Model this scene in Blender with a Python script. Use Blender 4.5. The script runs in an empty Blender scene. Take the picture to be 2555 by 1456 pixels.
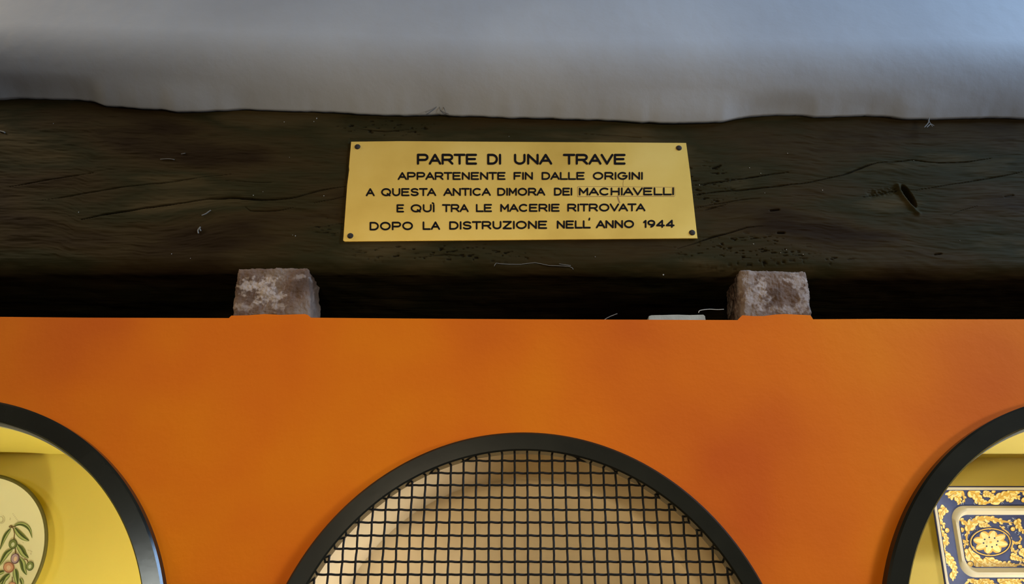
import bpy, bmesh, math, random
import numpy as np
from mathutils import Vector, noise
S = bpy.context.scene
COL = S.collection
PI = math.pi
ZC = 1.6                      # eye height of the photographer

# ------------------------------------------------------------------ camera
W, H, F, PITCH = 2555, 1456, 1900.0, math.radians(23)
cam = bpy.data.cameras.new('camera')
cam.sensor_width = 36
cam.lens = F / W * 36
cam.clip_start = .02
co = bpy.data.objects.new('camera', cam)
COL.objects.link(co)
co.location = (0, -1, ZC)
co.rotation_euler = (PI / 2 + PITCH, 0, 0)
S.camera = co

# ------------------------------------------------------------------ exposure
S.view_settings.view_transform = 'Standard'
S.view_settings.look = 'None'
S.view_settings.gamma = 1
S.view_settings.exposure = -.07

# ------------------------------------------------------------------ dim room light
w = bpy.data.worlds.new('world')
S.world = w
w.use_nodes = True
nt = w.node_tree
bg = nt.nodes['Background']
tc = nt.nodes.new('ShaderNodeTexCoord')
sx = nt.nodes.new('ShaderNodeSeparateXYZ')
rp = nt.nodes.new('ShaderNodeValToRGB')
mp = nt.nodes.new('ShaderNodeMapRange')
mp.inputs[1].default_value = -1
mp.inputs[2].default_value = 1
nt.links.new(tc.outputs['Generated'], sx.inputs[0])
nt.links.new(sx.outputs[2], mp.inputs[0])
nt.links.new(mp.outputs[0], rp.inputs[0])
nt.links.new(rp.outputs[0], bg.inputs[0])
el = rp.color_ramp.elements
el[0].position = .42
el[0].color = (.004, .003, .002, 1)
el[1].position = .56
el[1].color = (.36, .29, .19, 1)
e = el.new(.70); e.color = (.80, .66, .46, 1)
e = el.new(.74); e.color = (.55, .44, .30, 1)
e = el.new(.80); e.color = (.12, .09, .07, 1)
e = el.new(1.0); e.color = (.03, .03, .035, 1)
bg.inputs[1].default_value = .32


def area(name, loc, target, sx_, sy_, power, color, spread=180):
    l = bpy.data.lights.new(name, 'AREA')
    l.shape = 'RECTANGLE'
    l.size, l.size_y = sx_, sy_
    l.energy = power
    l.color = color
    l.spread = math.radians(spread)
    o = bpy.data.objects.new(name, l)
    COL.objects.link(o)
    o.location = loc
    o.rotation_euler = (Vector(target) - Vector(loc)).to_track_quat('-Z', 'Y').to_euler()
    return o


# daylight through the window up on the right, a weaker one on the left, the warm room lamps
area('window_daylight', (2.3, -.9, ZC + 1.7), (.6, 0, ZC + .8), .9, 1.1, 146, (.40, .63, 1.0))
area('window_daylight_left', (-1.62, -.36, ZC + 1.30), (-1.0, 0, ZC + .97), .3, .3, 19, (1.0, .86, .66))
area('low_window', (-1.66, -2.9, ZC + .0), (-.42, 0, ZC + .03), .26, .40, .42, (.90, .96, .90), 30)
area('low_fill_right', (2.7, -1.8, ZC + .10), (0, .2, ZC - .30), .5, .5, 9, (.90, .93, 1.0), 65)  # added fill, no known window; brightens the left reveal behind the grille
sl = bpy.data.lights.new('room_lamp', 'SPOT')
sl.energy = 152
sl.color = (1.0, .83, .58)
sl.spot_size = math.radians(47)
sl.spot_blend = 1.0
sl.shadow_soft_size = .15
so = bpy.data.objects.new('room_lamp', sl)
COL.objects.link(so)
so.location = (-.25, -2.5, ZC + .16)
so.rotation_euler = (Vector((0, 0, ZC + .21)) - Vector(so.location)).to_track_quat('-Z', 'Y').to_euler()


# ------------------------------------------------------------------ helpers
def P(u, v, y=0.0):
    """a photo pixel seen on the vertical plane at depth y"""
    a = (u - W / 2) / F
    b = -(v - H / 2) / F
    dy = math.cos(PITCH) - b * math.sin(PITCH)
    dz = math.sin(PITCH) + b * math.cos(PITCH)
    t = (1 + y) / dy
    return Vector((a * t, y, ZC + dz * t))


def ray(u, v):
    a = (u - W / 2) / F
    b = -(v - H / 2) / F
    return Vector((a, math.cos(PITCH) - b * math.sin(PITCH), math.sin(PITCH) + b * math.cos(PITCH)))


def tag(o, label=None, cat=None, group=None, kind=None):
    if label: o['label'] = label
    if cat: o['category'] = cat
    if group: o['group'] = group
    if kind: o['kind'] = kind
    return o


def empty(name, loc, label, cat, group=None):
    o = bpy.data.objects.new(name, None)
    o.empty_display_size = .05
    COL.objects.link(o)
    o.location = loc
    return tag(o, label, cat, group)


def link(name, verts, faces, mats, parent=None, midx=None, smooth=False):
    me = bpy.data.meshes.new(name)
    me.from_pydata([tuple(v) for v in verts], [], faces)
    for m in (mats if isinstance(mats, (list, tuple)) else [mats]):
        me.materials.append(m)
    if midx is not None:
        me.polygons.foreach_set('material_index', midx)
    if smooth:
        me.polygons.foreach_set('use_smooth', [True] * len(me.polygons))
    me.update()
    o = bpy.data.objects.new(name, me)
    COL.objects.link(o)
    if parent:
        o.parent = parent
        o.matrix_parent_inverse = parent.matrix_basis.inverted()
    return o


def fix_normals(o):
    bm = bmesh.new()
    bm.from_mesh(o.data)
    bmesh.ops.recalc_face_normals(bm, faces=bm.faces)
    bm.to_mesh(o.data)
    bm.free()


def mat(name, cols, scale=8, stretch=(1, 1, 1), rough=.8, metallic=0, bump=0, bscale=60, detail=6,
        lo=.35, hi=.65, spec=.5, attr=None, attr_col=(0, 0, 0), bstretch=None):
    m = bpy.data.materials.new(name)
    m.use_nodes = True
    n = m.node_tree
    b = n.nodes['Principled BSDF']
    b.inputs['Roughness'].default_value = rough
    b.inputs['Metallic'].default_value = metallic
    b.inputs['Specular IOR Level'].default_value = spec
    t = n.nodes.new('ShaderNodeTexCoord')
    out = None
    if len(cols) == 1:
        b.inputs['Base Color'].default_value = (*cols[0], 1)
        r = n.nodes.new('ShaderNodeRGB')
        r.outputs[0].default_value = (*cols[0], 1)
        out = r.outputs[0]
    else:
        mpn = n.nodes.new('ShaderNodeMapping')
        mpn.inputs['Scale'].default_value = stretch
        n.links.new(t.outputs['Object'], mpn.inputs[0])
        nz = n.nodes.new('ShaderNodeTexNoise')
        nz.inputs['Scale'].default_value = scale
        nz.inputs['Detail'].default_value = detail
        n.links.new(mpn.outputs[0], nz.inputs['Vector'])
        r = n.nodes.new('ShaderNodeValToRGB')
        es = r.color_ramp.elements
        es[0].position, es[1].position = lo, hi
        es[0].color, es[1].color = (*cols[0], 1), (*cols[-1], 1)
        for i, c in enumerate(cols[1:-1]):
            k = es.new(lo + (hi - lo) * (i + 1) / (len(cols) - 1))
            k.color = (*c, 1)
        n.links.new(nz.outputs['Fac'], r.inputs[0])
        out = r.outputs[0]
    if attr:
        a = n.nodes.new('ShaderNodeAttribute')
        a.attribute_name = attr
        mx = n.nodes.new('ShaderNodeMixRGB')
        mx.inputs[2].default_value = (*attr_col, 1)
        n.links.new(a.outputs['Fac'], mx.inputs[0])
        n.links.new(out, mx.inputs[1])
        out = mx.outputs[0]
    n.links.new(out, b.inputs['Base Color'])
    if bump:
        mp2 = n.nodes.new('ShaderNodeMapping')
        mp2.inputs['Scale'].default_value = bstretch or (1, 1, 1)
        n.links.new(t.outputs['Object'], mp2.inputs[0])
        n2 = n.nodes.new('ShaderNodeTexNoise')
        n2.inputs['Scale'].default_value = bscale
        n2.inputs['Detail'].default_value = 5
        n.links.new(mp2.outputs[0], n2.inputs['Vector'])
        bp = n.nodes.new('ShaderNodeBump')
        bp.inputs['Strength'].default_value = 1
        bp.inputs['Distance'].default_value = bump
        n.links.new(n2.outputs['Fac'], bp.inputs['Height'])
        n.links.new(bp.outputs[0], b.inputs['Normal'])
    return m


M = {}
M['plaster'] = mat('grey_plaster', [(.215, .215, .215), (.25, .25, .248)], 5, rough=.85, bump=.0006, bscale=45)
M['orange'] = mat('orange_wash', [(.32, .054, .0035), (.395, .084, .0026), (.44, .122, .0018)], 2.6, rough=.75, spec=.06, bump=.0005,
                  bscale=70, detail=3, lo=.3, hi=.7)
M['wood'] = mat('dark_timber', [(.011, .006, .0022), (.021, .0132, .0045), (.0145, .012, .0042), (.033, .0225, .0085)], 5,
                stretch=(.6, 1, 2.2), rough=.72, bump=.0014, bscale=60, bstretch=(.22, 1, 3), attr='crack',
                attr_col=(.001, .0008, .0006), spec=.02)
M['dust'] = mat('pale_dust', [(.26, .25, .22)], rough=.9)
M['web'] = mat('grey_web', [(.085, .078, .066)], rough=.9)
M['brass'] = mat('brass', [(.60, .37, .066), (.77, .52, .115), (.85, .61, .17)], 7, lo=.25, hi=.75, rough=.40, metallic=.7, bump=.00008, bscale=14)
M['patina'] = mat('brass_groove', [(.20, .11, .03)], rough=.6, metallic=.3)
M['ink'] = mat('black_enamel', [(.004, .003, .003)], rough=.7, spec=.05)
M['nail'] = mat('dark_nail', [(.010, .008, .006), (.03, .022, .016)], 300, rough=.7, spec=.1)
M['iron'] = mat('black_iron', [(.007, .0068, .0045), (.010, .0095, .006)], 14, rough=.17, spec=.25, bump=.00004, bscale=90)
M['wire'] = mat('black_wire', [(.008, .007, .006)], rough=.6, spec=.1)
M['beige'] = mat('beige_plaster', [(.60, .47, .27), (.68, .54, .31)], 4, rough=.85, bump=.0005, bscale=50)
M['yellow'] = mat('yellow_paint', [(.53, .43, .060), (.58, .47, .070)], 3, rough=.6, bump=.0002, bscale=60)
M['straw'] = mat('straw_paint', [(.56, .47, .13), (.62, .52, .15)], 3, rough=.6, bump=.0002, bscale=60)
M['caulk'] = mat('pale_rim', [(.22, .215, .16)], rough=.7)
M['chip'] = mat('grey_plaster_chip', [(.15, .148, .118), (.20, .195, .155)], 40, rough=.9, bump=.0006, bscale=200)
M['brick'] = mat('worn_brick', [(.050, .029, .018), (.085, .052, .035), (.12, .085, .062)], 22, rough=.95, spec=.1, bump=.006,
                 bscale=60, attr='mortar', attr_col=(.25, .20, .165))
M['ledge'] = mat('dark_ledge', [(.015, .012, .010), (.03, .026, .02)], 30, rough=.95, spec=.1)  # shade put into the colour: dark so no orange bounces under the beam
M['floor'] = mat('brown_tile', [(.03, .02, .014), (.05, .032, .02)], 3, rough=.6)
M['cream'] = mat('cream_glaze', [(.72, .69, .37), (.76, .73, .41)], 6, rough=.25)
M['cream2'] = mat('ivory_glaze', [(.52, .48, .35), (.56, .52, .38)], 6, rough=.4, spec=.3)
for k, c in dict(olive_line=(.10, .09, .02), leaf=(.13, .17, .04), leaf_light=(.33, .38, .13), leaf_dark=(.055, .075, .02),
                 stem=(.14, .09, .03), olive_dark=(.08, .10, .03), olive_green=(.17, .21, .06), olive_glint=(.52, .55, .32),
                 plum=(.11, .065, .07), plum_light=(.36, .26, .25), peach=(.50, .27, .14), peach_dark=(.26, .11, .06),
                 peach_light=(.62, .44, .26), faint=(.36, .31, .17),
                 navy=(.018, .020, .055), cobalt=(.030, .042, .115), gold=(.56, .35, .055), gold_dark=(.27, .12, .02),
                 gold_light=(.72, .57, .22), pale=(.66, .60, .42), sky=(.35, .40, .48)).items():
    M[k] = mat(k + '_glaze', [c, tuple(min(1, q * 1.18) for q in c)], 90, rough=.45, spec=.25)


def vnoise(x, y, seed, n=64):
    g = np.random.RandomState(seed).rand(n, n)
    xi = np.floor(x).astype(int); yi = np.floor(y).astype(int)
    fx = x - xi; fy = y - yi
    fx = fx * fx * (3 - 2 * fx); fy = fy * fy * (3 - 2 * fy)
    a = g[xi % n, yi % n]; b = g[(xi + 1) % n, yi % n]
    c = g[xi % n, (yi + 1) % n]; d = g[(xi + 1) % n, (yi + 1) % n]
    return (a * (1 - fx) + b * fx) * (1 - fy) + (c * (1 - fx) + d * fx) * fy - .5


def fbm(x, y, seed, oc=4):
    r = 0; a = 1
    for i in range(oc):
        r = r + a * vnoise(x * 2 ** i + 17.3 * i, y * 2 ** i + 5.1 * i, seed + i)
        a *= .5
    return r


def edge_curve(pts, y=0):
    q = [P(u, v, y) for u, v in pts]
    xs = np.array([k.x for k in q]); zs = np.array([k.z for k in q])
    return lambda x: np.interp(x, xs, zs)


def box_mesh(x0, x1, y0, y1, z0, z1):
    v = [(x, y, z) for x in (x0, x1) for y in (y0, y1) for z in (z0, z1)]
    f = [(0, 1, 3, 2), (4, 6, 7, 5), (0, 4, 5, 1), (2, 3, 7, 6), (0, 2, 6, 4), (1, 5, 7, 3)]
    return v, f


# ------------------------------------------------------------------ floor
v, f = box_mesh(-2.2, 2.2, -3.4, .4, -.1, 0)
o = link('floor', v, f, M['floor']); tag(o, kind='structure'); fix_normals(o)

# ------------------------------------------------------------------ orange wall with three round openings
HOLES = [(-.745, ZC - .072, .314, .339), (.015, ZC - .098, .2945, .3185), (.780, ZC - .074, .318, .344)]
TOPPX = [(-400, 790), (0, 790), (210, 792), (571, 793), (577, 787), (620, 786), (660, 783), (700, 785), (760, 783), (768, 785),
         (776, 792), (1000, 794), (1300, 796), (1600, 797), (1840, 798), (1852, 786), (1880, 788), (1905, 788), (1935, 784),
         (1960, 783), (2022, 786), (2029, 796), (2200, 795), (2400, 796), (2555, 796), (2900, 796)]
bm = bmesh.new()
ZW = P(1277, 797, 0).z - .004


def loop(pts):
    vs = [bm.verts.new(p) for p in pts]
    return [bm.edges.new((vs[i], vs[(i + 1) % len(vs)])) for i in range(len(vs))]


outline = [(P(u, vv, 0).x, 0, P(u, vv, 0).z) for u, vv in TOPPX]
outline = [(-2.2, 0, outline[0][2])] + outline[1:-1] + [(2.2, 0, outline[-1][2]), (2.2, 0, 0), (-2.2, 0, 0)]
es = loop(outline)
for cx, cz, ri, ro in HOLES:
    r = (ri + ro) / 2
    es += loop([(cx + r * math.cos(a), 0, cz + r * math.sin(a)) for a in np.linspace(0, 2 * PI, 128, endpoint=False)])
bmesh.ops.triangle_fill(bm, use_beauty=True, use_dissolve=False, edges=es)
ex = bmesh.ops.extrude_face_region(bm, geom=bm.faces[:])
bmesh.ops.translate(bm, verts=[g for g in ex['geom'] if isinstance(g, bmesh.types.BMVert)], vec=(0, .018, 0))
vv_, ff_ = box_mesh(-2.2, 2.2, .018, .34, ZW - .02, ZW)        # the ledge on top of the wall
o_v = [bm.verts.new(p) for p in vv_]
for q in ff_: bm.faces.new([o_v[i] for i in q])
vv_, ff_ = box_mesh(-2.2, 2.2, .32, .34, 0, ZC + 1.4)          # slab added behind the beam to keep stray light out of the gap
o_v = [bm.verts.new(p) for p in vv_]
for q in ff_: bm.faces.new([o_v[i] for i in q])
bmesh.ops.recalc_face_normals(bm, faces=bm.faces)
me = bpy.data.meshes.new('wall_front')
bm.to_mesh(me); bm.free()
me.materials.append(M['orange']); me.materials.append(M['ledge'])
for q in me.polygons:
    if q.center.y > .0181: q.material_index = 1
o = bpy.data.objects.new('wall_front', me)
COL.objects.link(o)
tag(o, kind='structure')


# alcoves behind the openings
def alcove(name, x0, x1, z0, z1, m, yb=.25):
    v = [(x0, .0185, z0), (x1, .0185, z0), (x1, .0185, z1), (x0, .0185, z1), (x0, yb, z0), (x1, yb, z0), (x1, yb, z1),
         (x0, yb, z1)]
    f = [(4, 5, 6, 7), (0, 1, 5, 4), (3, 7, 6, 2), (0, 4, 7, 3), (1, 2, 6, 5)]
    return tag(link(name, v, f, m), kind='structure')


alcove('wall_alcove_left', -1.14, -.34, ZC - .50, ZC + .243, M['yellow'])
alcove('wall_alcove_right', .40, 1.20, ZC - .50, ZC + .243, M['straw'], .285)
cx, cz, ri, ro = HOLES[1]
n = 128; r = (ri + ro) / 2
v = [(cx + r * math.cos(2 * PI * i / n), y, cz + r * math.sin(2 * PI * i / n)) for y in (.0185, .235) for i in range(n)]
v += [(cx + (r - .006) * math.cos(2 * PI * i / n), .25, cz + (r - .006) * math.sin(2 * PI * i / n)) for i in range(n)]
f = [(i + k * n, (i + 1) % n + k * n, (i + 1) % n + n + k * n, i + n + k * n) for k in (0, 1) for i in range(n)]
f.append(tuple(2 * n + i for i in range(n)))
o = link('wall_alcove_center', v, f, M['beige']); tag(o, kind='structure')
for p in o.data.polygons[:2 * n]: p.use_smooth = True


def niche_light(name, loc, target, power, color, spread=180):
    return area(name, loc, target, .10, .05, power, color, spread)


niche_light('alcove_lamp_left', (-.54, .045, ZC - .38), (-.68, .14, ZC + .2), 4.9, (1, .95, .78))
niche_light('alcove_fill_center', (.14, .10, ZC - .36), (-.27, .12, ZC + .05), .34, (1, .96, .92), 62)  # added fill, no known lamp here; lifts the left side of the grille alcove
niche_light('alcove_lamp_right', (1.08, .05, ZC - .30), (.80, .20, ZC + .18), 5.6, (1, .95, .80))


# ------------------------------------------------------------------ grey plaster wall above the beam
EDGE = [(-500, 250), (0, 250), (50, 247), (110, 249), (200, 252), (235, 256), (262, 267), (300, 269), (340, 273), (400, 275),
        (440, 281), (520, 280), (600, 275), (680, 278), (780, 281), (870, 284), (900, 288), (1000, 290), (1060, 290),
        (1100, 288), (1130, 291), (1180, 292), (1270, 296), (1370, 297), (1430, 300), (1530, 302), (1600, 307), (1700, 309),
        (1740, 308), (1800, 306), (1840, 298), (1880, 292), (1940, 289), (2000, 290), (2030, 294), (2090, 293), (2160, 290),
        (2200, 292), (2260, 299), (2320, 300), (2400, 297), (2480, 296), (2555, 298), (3000, 298)]
zedge = edge_curve(EDGE)
nx = 760
xs = np.linspace(-2.2, 2.2, nx)
ze = zedge(xs) + .0012 * fbm(xs * 60, xs * 0, 5, 3)
ker = np.hanning(181); ker /= ker.sum()
zs_ = np.convolve(np.pad(ze, 90, mode='edge'), ker, 'valid')
ss = np.concatenate([[.012, .004], [0, .0015, .004, .008], np.linspace(.0105, .12, 44), np.linspace(.14, .9, 26)])
V = []
for k, s in enumerate(ss):
    if k < 2:
        y = np.full(nx, .05 if k == 0 else .006)
    else:
        t = min(1, s / .105)
        y = np.full(nx, -.004 - .058 * (1 - (1 - t) ** 2))
        y = y + .0008 * fbm(xs * 6, np.full(nx, s * 6), 9, 3) * min(1, s / .05)
    bl = min(1, max(0, s / .035)); bl = bl * bl * (3 - 2 * bl)
    V.append(np.stack([xs, y, ze * (1 - bl) + zs_ * bl + s], 1))
V = np.concatenate(V)
idx = np.arange(len(ss) * nx).reshape(len(ss), nx)
Fq = np.stack([idx[:-1, :-1], idx[:-1, 1:], idx[1:, 1:], idx[1:, :-1]], -1).reshape(-1, 4).tolist()
o = link('wall_upper', V.tolist(), Fq, M['plaster'], smooth=True)
tag(o, kind='structure')

# ------------------------------------------------------------------ the old beam
zbot = edge_curve([(-500, 670), (0, 670), (700, 673), (1277, 675), (2000, 678), (2555, 682), (3000, 682)])
NXB = 2000
xb = np.concatenate([np.linspace(-2.15, -.93, 160)[:-1], np.linspace(-.93, .93, NXB - 318), np.linspace(.93, 2.15, 160)[1:]])
zt = zedge(xb) + .05
zb = zbot(xb)
Y0, R_ = .003, .022
rows = []
for t in np.linspace(0, 1, 340): rows.append(('f', t))
for a in np.linspace(0, PI / 2, 16)[1:]: rows.append(('c', a))
for t in np.linspace(0, 1, 26)[1:]: rows.append(('u', t))
for t in (.33, .66, 1): rows.append(('b', t))
for t in (.33, .66): rows.append(('t', t))
Yb = np.zeros((len(rows), NXB)); Zb = np.zeros_like(Yb); Ny = np.zeros_like(Yb); Nz = np.zeros_like(Yb); Ar = np.zeros_like(Yb)
for k, (c, t) in enumerate(rows):
    if c == 'f':
        Yb[k] = Y0; Zb[k] = zt + (zb + R_ - zt) * t; Ny[k] = 1; Ar[k] = zt - Zb[k]
    elif c == 'c':
        Yb[k] = Y0 + R_ * (1 - math.cos(t)); Zb[k] = zb + R_ * (1 - math.sin(t)); Ny[k] = math.cos(t); Nz[k] = math.sin(t)
        Ar[k] = zt - zb - R_ + R_ * t
    elif c == 'u':
        Yb[k] = Y0 + R_ + (.28 - R_) * t; Zb[k] = zb; Nz[k] = 1; Ar[k] = zt - zb + (Yb[k] - Y0)
    elif c == 'b':
        Yb[k] = Y0 + .28; Zb[k] = zb + (zt - zb) * t
    else:
        Yb[k] = Y0 + .28 * (1 - t); Zb[k] = zt
Xb = np.broadcast_to(xb, Yb.shape)
depth = np.zeros_like(Yb); crack = np.zeros_like(Yb)
# slow swells, adze facets and grain
depth += .0045 * fbm(Xb * 4 + 3, Ar * 11, 21, 3)
depth += .0008 * vnoise(Xb * 60, Ar * 420 + 9 * fbm(Xb * 3, Ar * 8, 77, 2), 35)
depth += .0016 * fbm(Xb * 14, Ar * 90 + 6 * fbm(Xb * 3, Ar * 8, 77, 2), 31, 4)
pl0, pl1 = P(876, 352, 0), P(1740, 600, 0)
inside = ((Xb > pl0.x - .004) & (Xb < pl1.x + .004) & (Zb < pl0.z + .006) & (Zb > pl1.z - .006))
depth = np.where(inside, np.maximum(depth, -.0008), depth)


def seg_dist(pts):
    q = [P(u, vv, 0) for u, vv in pts]
    best = np.full(Yb.shape, 9.0)
    wob = .0012 * fbm(Xb * 45, Xb * 0 + 3.3, 41, 3)
    for a, b in zip(q[:-1], q[1:]):
        dx, dz = b.x - a.x, b.z - a.z
        t = np.clip(((Xb - a.x) * dx + (Zb + wob - a.z) * dz) / (dx * dx + dz * dz), 0, 1)
        best = np.minimum(best, np.hypot(Xb - a.x - t * dx, Zb + wob - a.z - t * dz))
    return best


PXM = 1.0 / 1480
CR = [([(200, 545), (260, 531), (330, 520), (400, 509), (470, 499), (520, 492), (580, 490), (650, 494), (700, 493), (740, 488),
        (790, 475), (830, 467), (862, 463)], 2.2, .006, 1),
      ([(780, 504), (820, 496), (862, 487)], 1.5, .003, .9),
      ([(20, 462), (120, 445), (230, 427)], 1.6, .002, .4),
      ([(100, 497), (230, 474), (300, 462), (400, 452), (500, 438), (580, 430)], 1.6, .002, .45),
      ([(610, 512), (622, 522), (660, 523), (700, 521), (735, 514)], 1.8, .003, .8),
      ([(560, 447), (640, 452), (690, 452)], 1.3, .0015, .4),
      ([(1728, 459), (1780, 452), (1830, 445), (1880, 438), (1925, 430), (1975, 425)], 1.8, .004, 1),
      ([(1733, 483), (1790, 474), (1850, 470), (1950, 460), (2030, 450), (2095, 436), (2105, 434), (2130, 424), (2160, 412),
        (2190, 404), (2230, 401), (2275, 396), (2350, 402), (2420, 400), (2480, 390)], 1.7, .004, .95),
      ([(1736, 516), (1780, 506), (1815, 501), (1850, 494), (1900, 490)], 1.4, .003, .8),
      ([(1690, 620), (1740, 603), (1775, 590), (1820, 578), (1865, 564), (1910, 560)], 1.8, .004, 1),
      ([(2155, 488), (2200, 480), (2230, 472), (2250, 469)], 1.8, .003, .9),
      ([(2288, 472), (2340, 463), (2400, 453), (2450, 445), (2555, 426)], 1.4, .003, .75),
      ([(2370, 535), (2400, 523), (2440, 512)], 1.4, .002, .7),
      ([(1780, 415), (1800, 408)], 2.6, .004, .9),
      ([(1760, 520), (1815, 505)], 2.0, .003, .8),
      ([(1925, 521), (1945, 519)], 3.2, .004, .9),
      ([(1943, 578), (1957, 578)], 3.6, .005, 1),
      ([(2335, 633), (2352, 630)], 3.2, .005, 1),
      ([(1040, 640), (1110, 632), (1160, 636)], 1.5, .002, .6),
      ([(880, 318), (960, 326), (1040, 318)], 1.5, .002, .6),
      ([(1450, 330), (1540, 336), (1600, 340)], 1.3, .002, .5),
      ([(2510, 488), (2530, 484)], 3.2, .002, .5)]
front = np.array([c in 'fc' for c, _ in rows])[:, None]
for pts, wpx, dp, ck in CR:
    d = seg_dist(pts) / PXM
    e0, e1 = P(*pts[0]), P(*pts[-1])
    de = np.minimum(np.hypot(Xb - e0.x, Zb - e0.z), np.hypot(Xb - e1.x, Zb - e1.z)) / PXM
    wv = (.3 + .7 * np.clip((de + 4 * (wpx > 2.4) * 10) / 60, 0, 1)) * wpx * .62 * (1 + .9 * vnoise(Xb * 30, Xb * 0 + 1.7, 13))
    g = np.exp(-(d / wv) ** 2) * front
    depth += dp * g
    crack = np.maximum(crack, ck * np.clip(g * 1.3, 0, 1))
# the old mortise-like gouge with its raised splinter
kc = P(2270, 486, 0); ka = (P(2258, 460, 0) - P(2288, 514, 0)).normalized()
lx = (Xb - kc.x) * ka.x + (Zb - kc.z) * ka.z
ly = (Xb - kc.x) * ka.z - (Zb - kc.z) * ka.x
g = np.clip(1.25 - np.hypot(lx / (29 * PXM), ly / (9 * PXM)) ** 2, 0, 1) * front
depth += .016 * g; crack = np.maximum(crack, .8 * g)
d = seg_dist([(2243, 458), (2254, 484), (2272, 508), (2292, 530)]) / PXM
depth -= .0035 * np.exp(-(d / 5) ** 2) * front
d = seg_dist([(2178, 480), (2240, 472)]) / PXM
depth += .003 * np.exp(-(d / 9) ** 2) * front * (1 + 1.5 * vnoise(Xb * 300, Zb * 900, 3))


# worm-eaten stretches
def pits(u0, v0, ru, rv, seed, amt):
    global depth, crack
    c = P(u0, v0, 0)
    m = np.clip(1.4 - 1.4 * np.hypot((Xb - c.x) / (ru * PXM), (Zb - c.z) / (rv * PXM)) ** 2, 0, 1)
    q = vnoise(Xb * 95 + 9, Zb * 420 - Xb * 60, seed) + .7 * vnoise(Xb * 210, Zb * 900, seed + 1)
    h = np.clip((q - .36) * 8, 0, 1) * m * front
    depth += amt * h; crack = np.maximum(crack, .8 * h)


pits(1860, 625, 170, 50, 51, .0028)
pits(1770, 455, 80, 70, 55, .0020)
pits(960, 315, 140, 30, 59, .0020)
pits(1120, 630, 260, 28, 63, .0018)
pits(830, 560, 60, 30, 67, .0012)
pits(2030, 645, 100, 16, 71, .0020)
Yb = Yb + depth * Ny
Zb = Zb + depth * Nz
nr = len(rows)
V = np.stack([Xb, Yb, Zb], -1).reshape(-1, 3)
idx = np.arange(nr * NXB).reshape(nr, NXB)
nxt = np.roll(idx, -1, 0)
Fq = np.stack([idx[:, :-1], nxt[:, :-1], nxt[:, 1:], idx[:, 1:]], -1).reshape(-1, 4)
loops = np.concatenate([Fq.reshape(-1), idx[:, 0], idx[::-1, -1]])
nq = len(Fq)
me = bpy.data.meshes.new('timber_beam')
me.vertices.add(len(V)); me.vertices.foreach_set('co', V.reshape(-1).astype(np.float32))
me.loops.add(len(loops)); me.loops.foreach_set('vertex_index', loops.astype(np.int32))
me.polygons.add(nq + 2)
me.polygons.foreach_set('loop_start', np.concatenate([np.arange(nq) * 4, [nq * 4, nq * 4 + nr]]).astype(np.int32))
me.polygons.foreach_set('use_smooth', np.concatenate([np.ones(nq, bool), [False, False]]))
me.materials.append(M['wood'])
me.update(calc_edges=True); me.validate()
beam = bpy.data.objects.new('timber_beam', me); COL.objects.link(beam)
at = beam.data.attributes.new('crack', 'FLOAT', 'POINT')
at.data.foreach_set('value', crack.reshape(-1).astype(np.float32))
tag(beam, 'old dark brown timber beam with long cracks lying between plaster and orange wall', 'beam')


def beam_y(x, z):
    """front surface of the beam near (x, z)"""
    j = int(np.clip(np.searchsorted(xb, x), 0, NXB - 1))
    k = int(np.argmin(np.abs(Zb[:342, j] - z)))
    return float(Yb[k, j])


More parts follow.
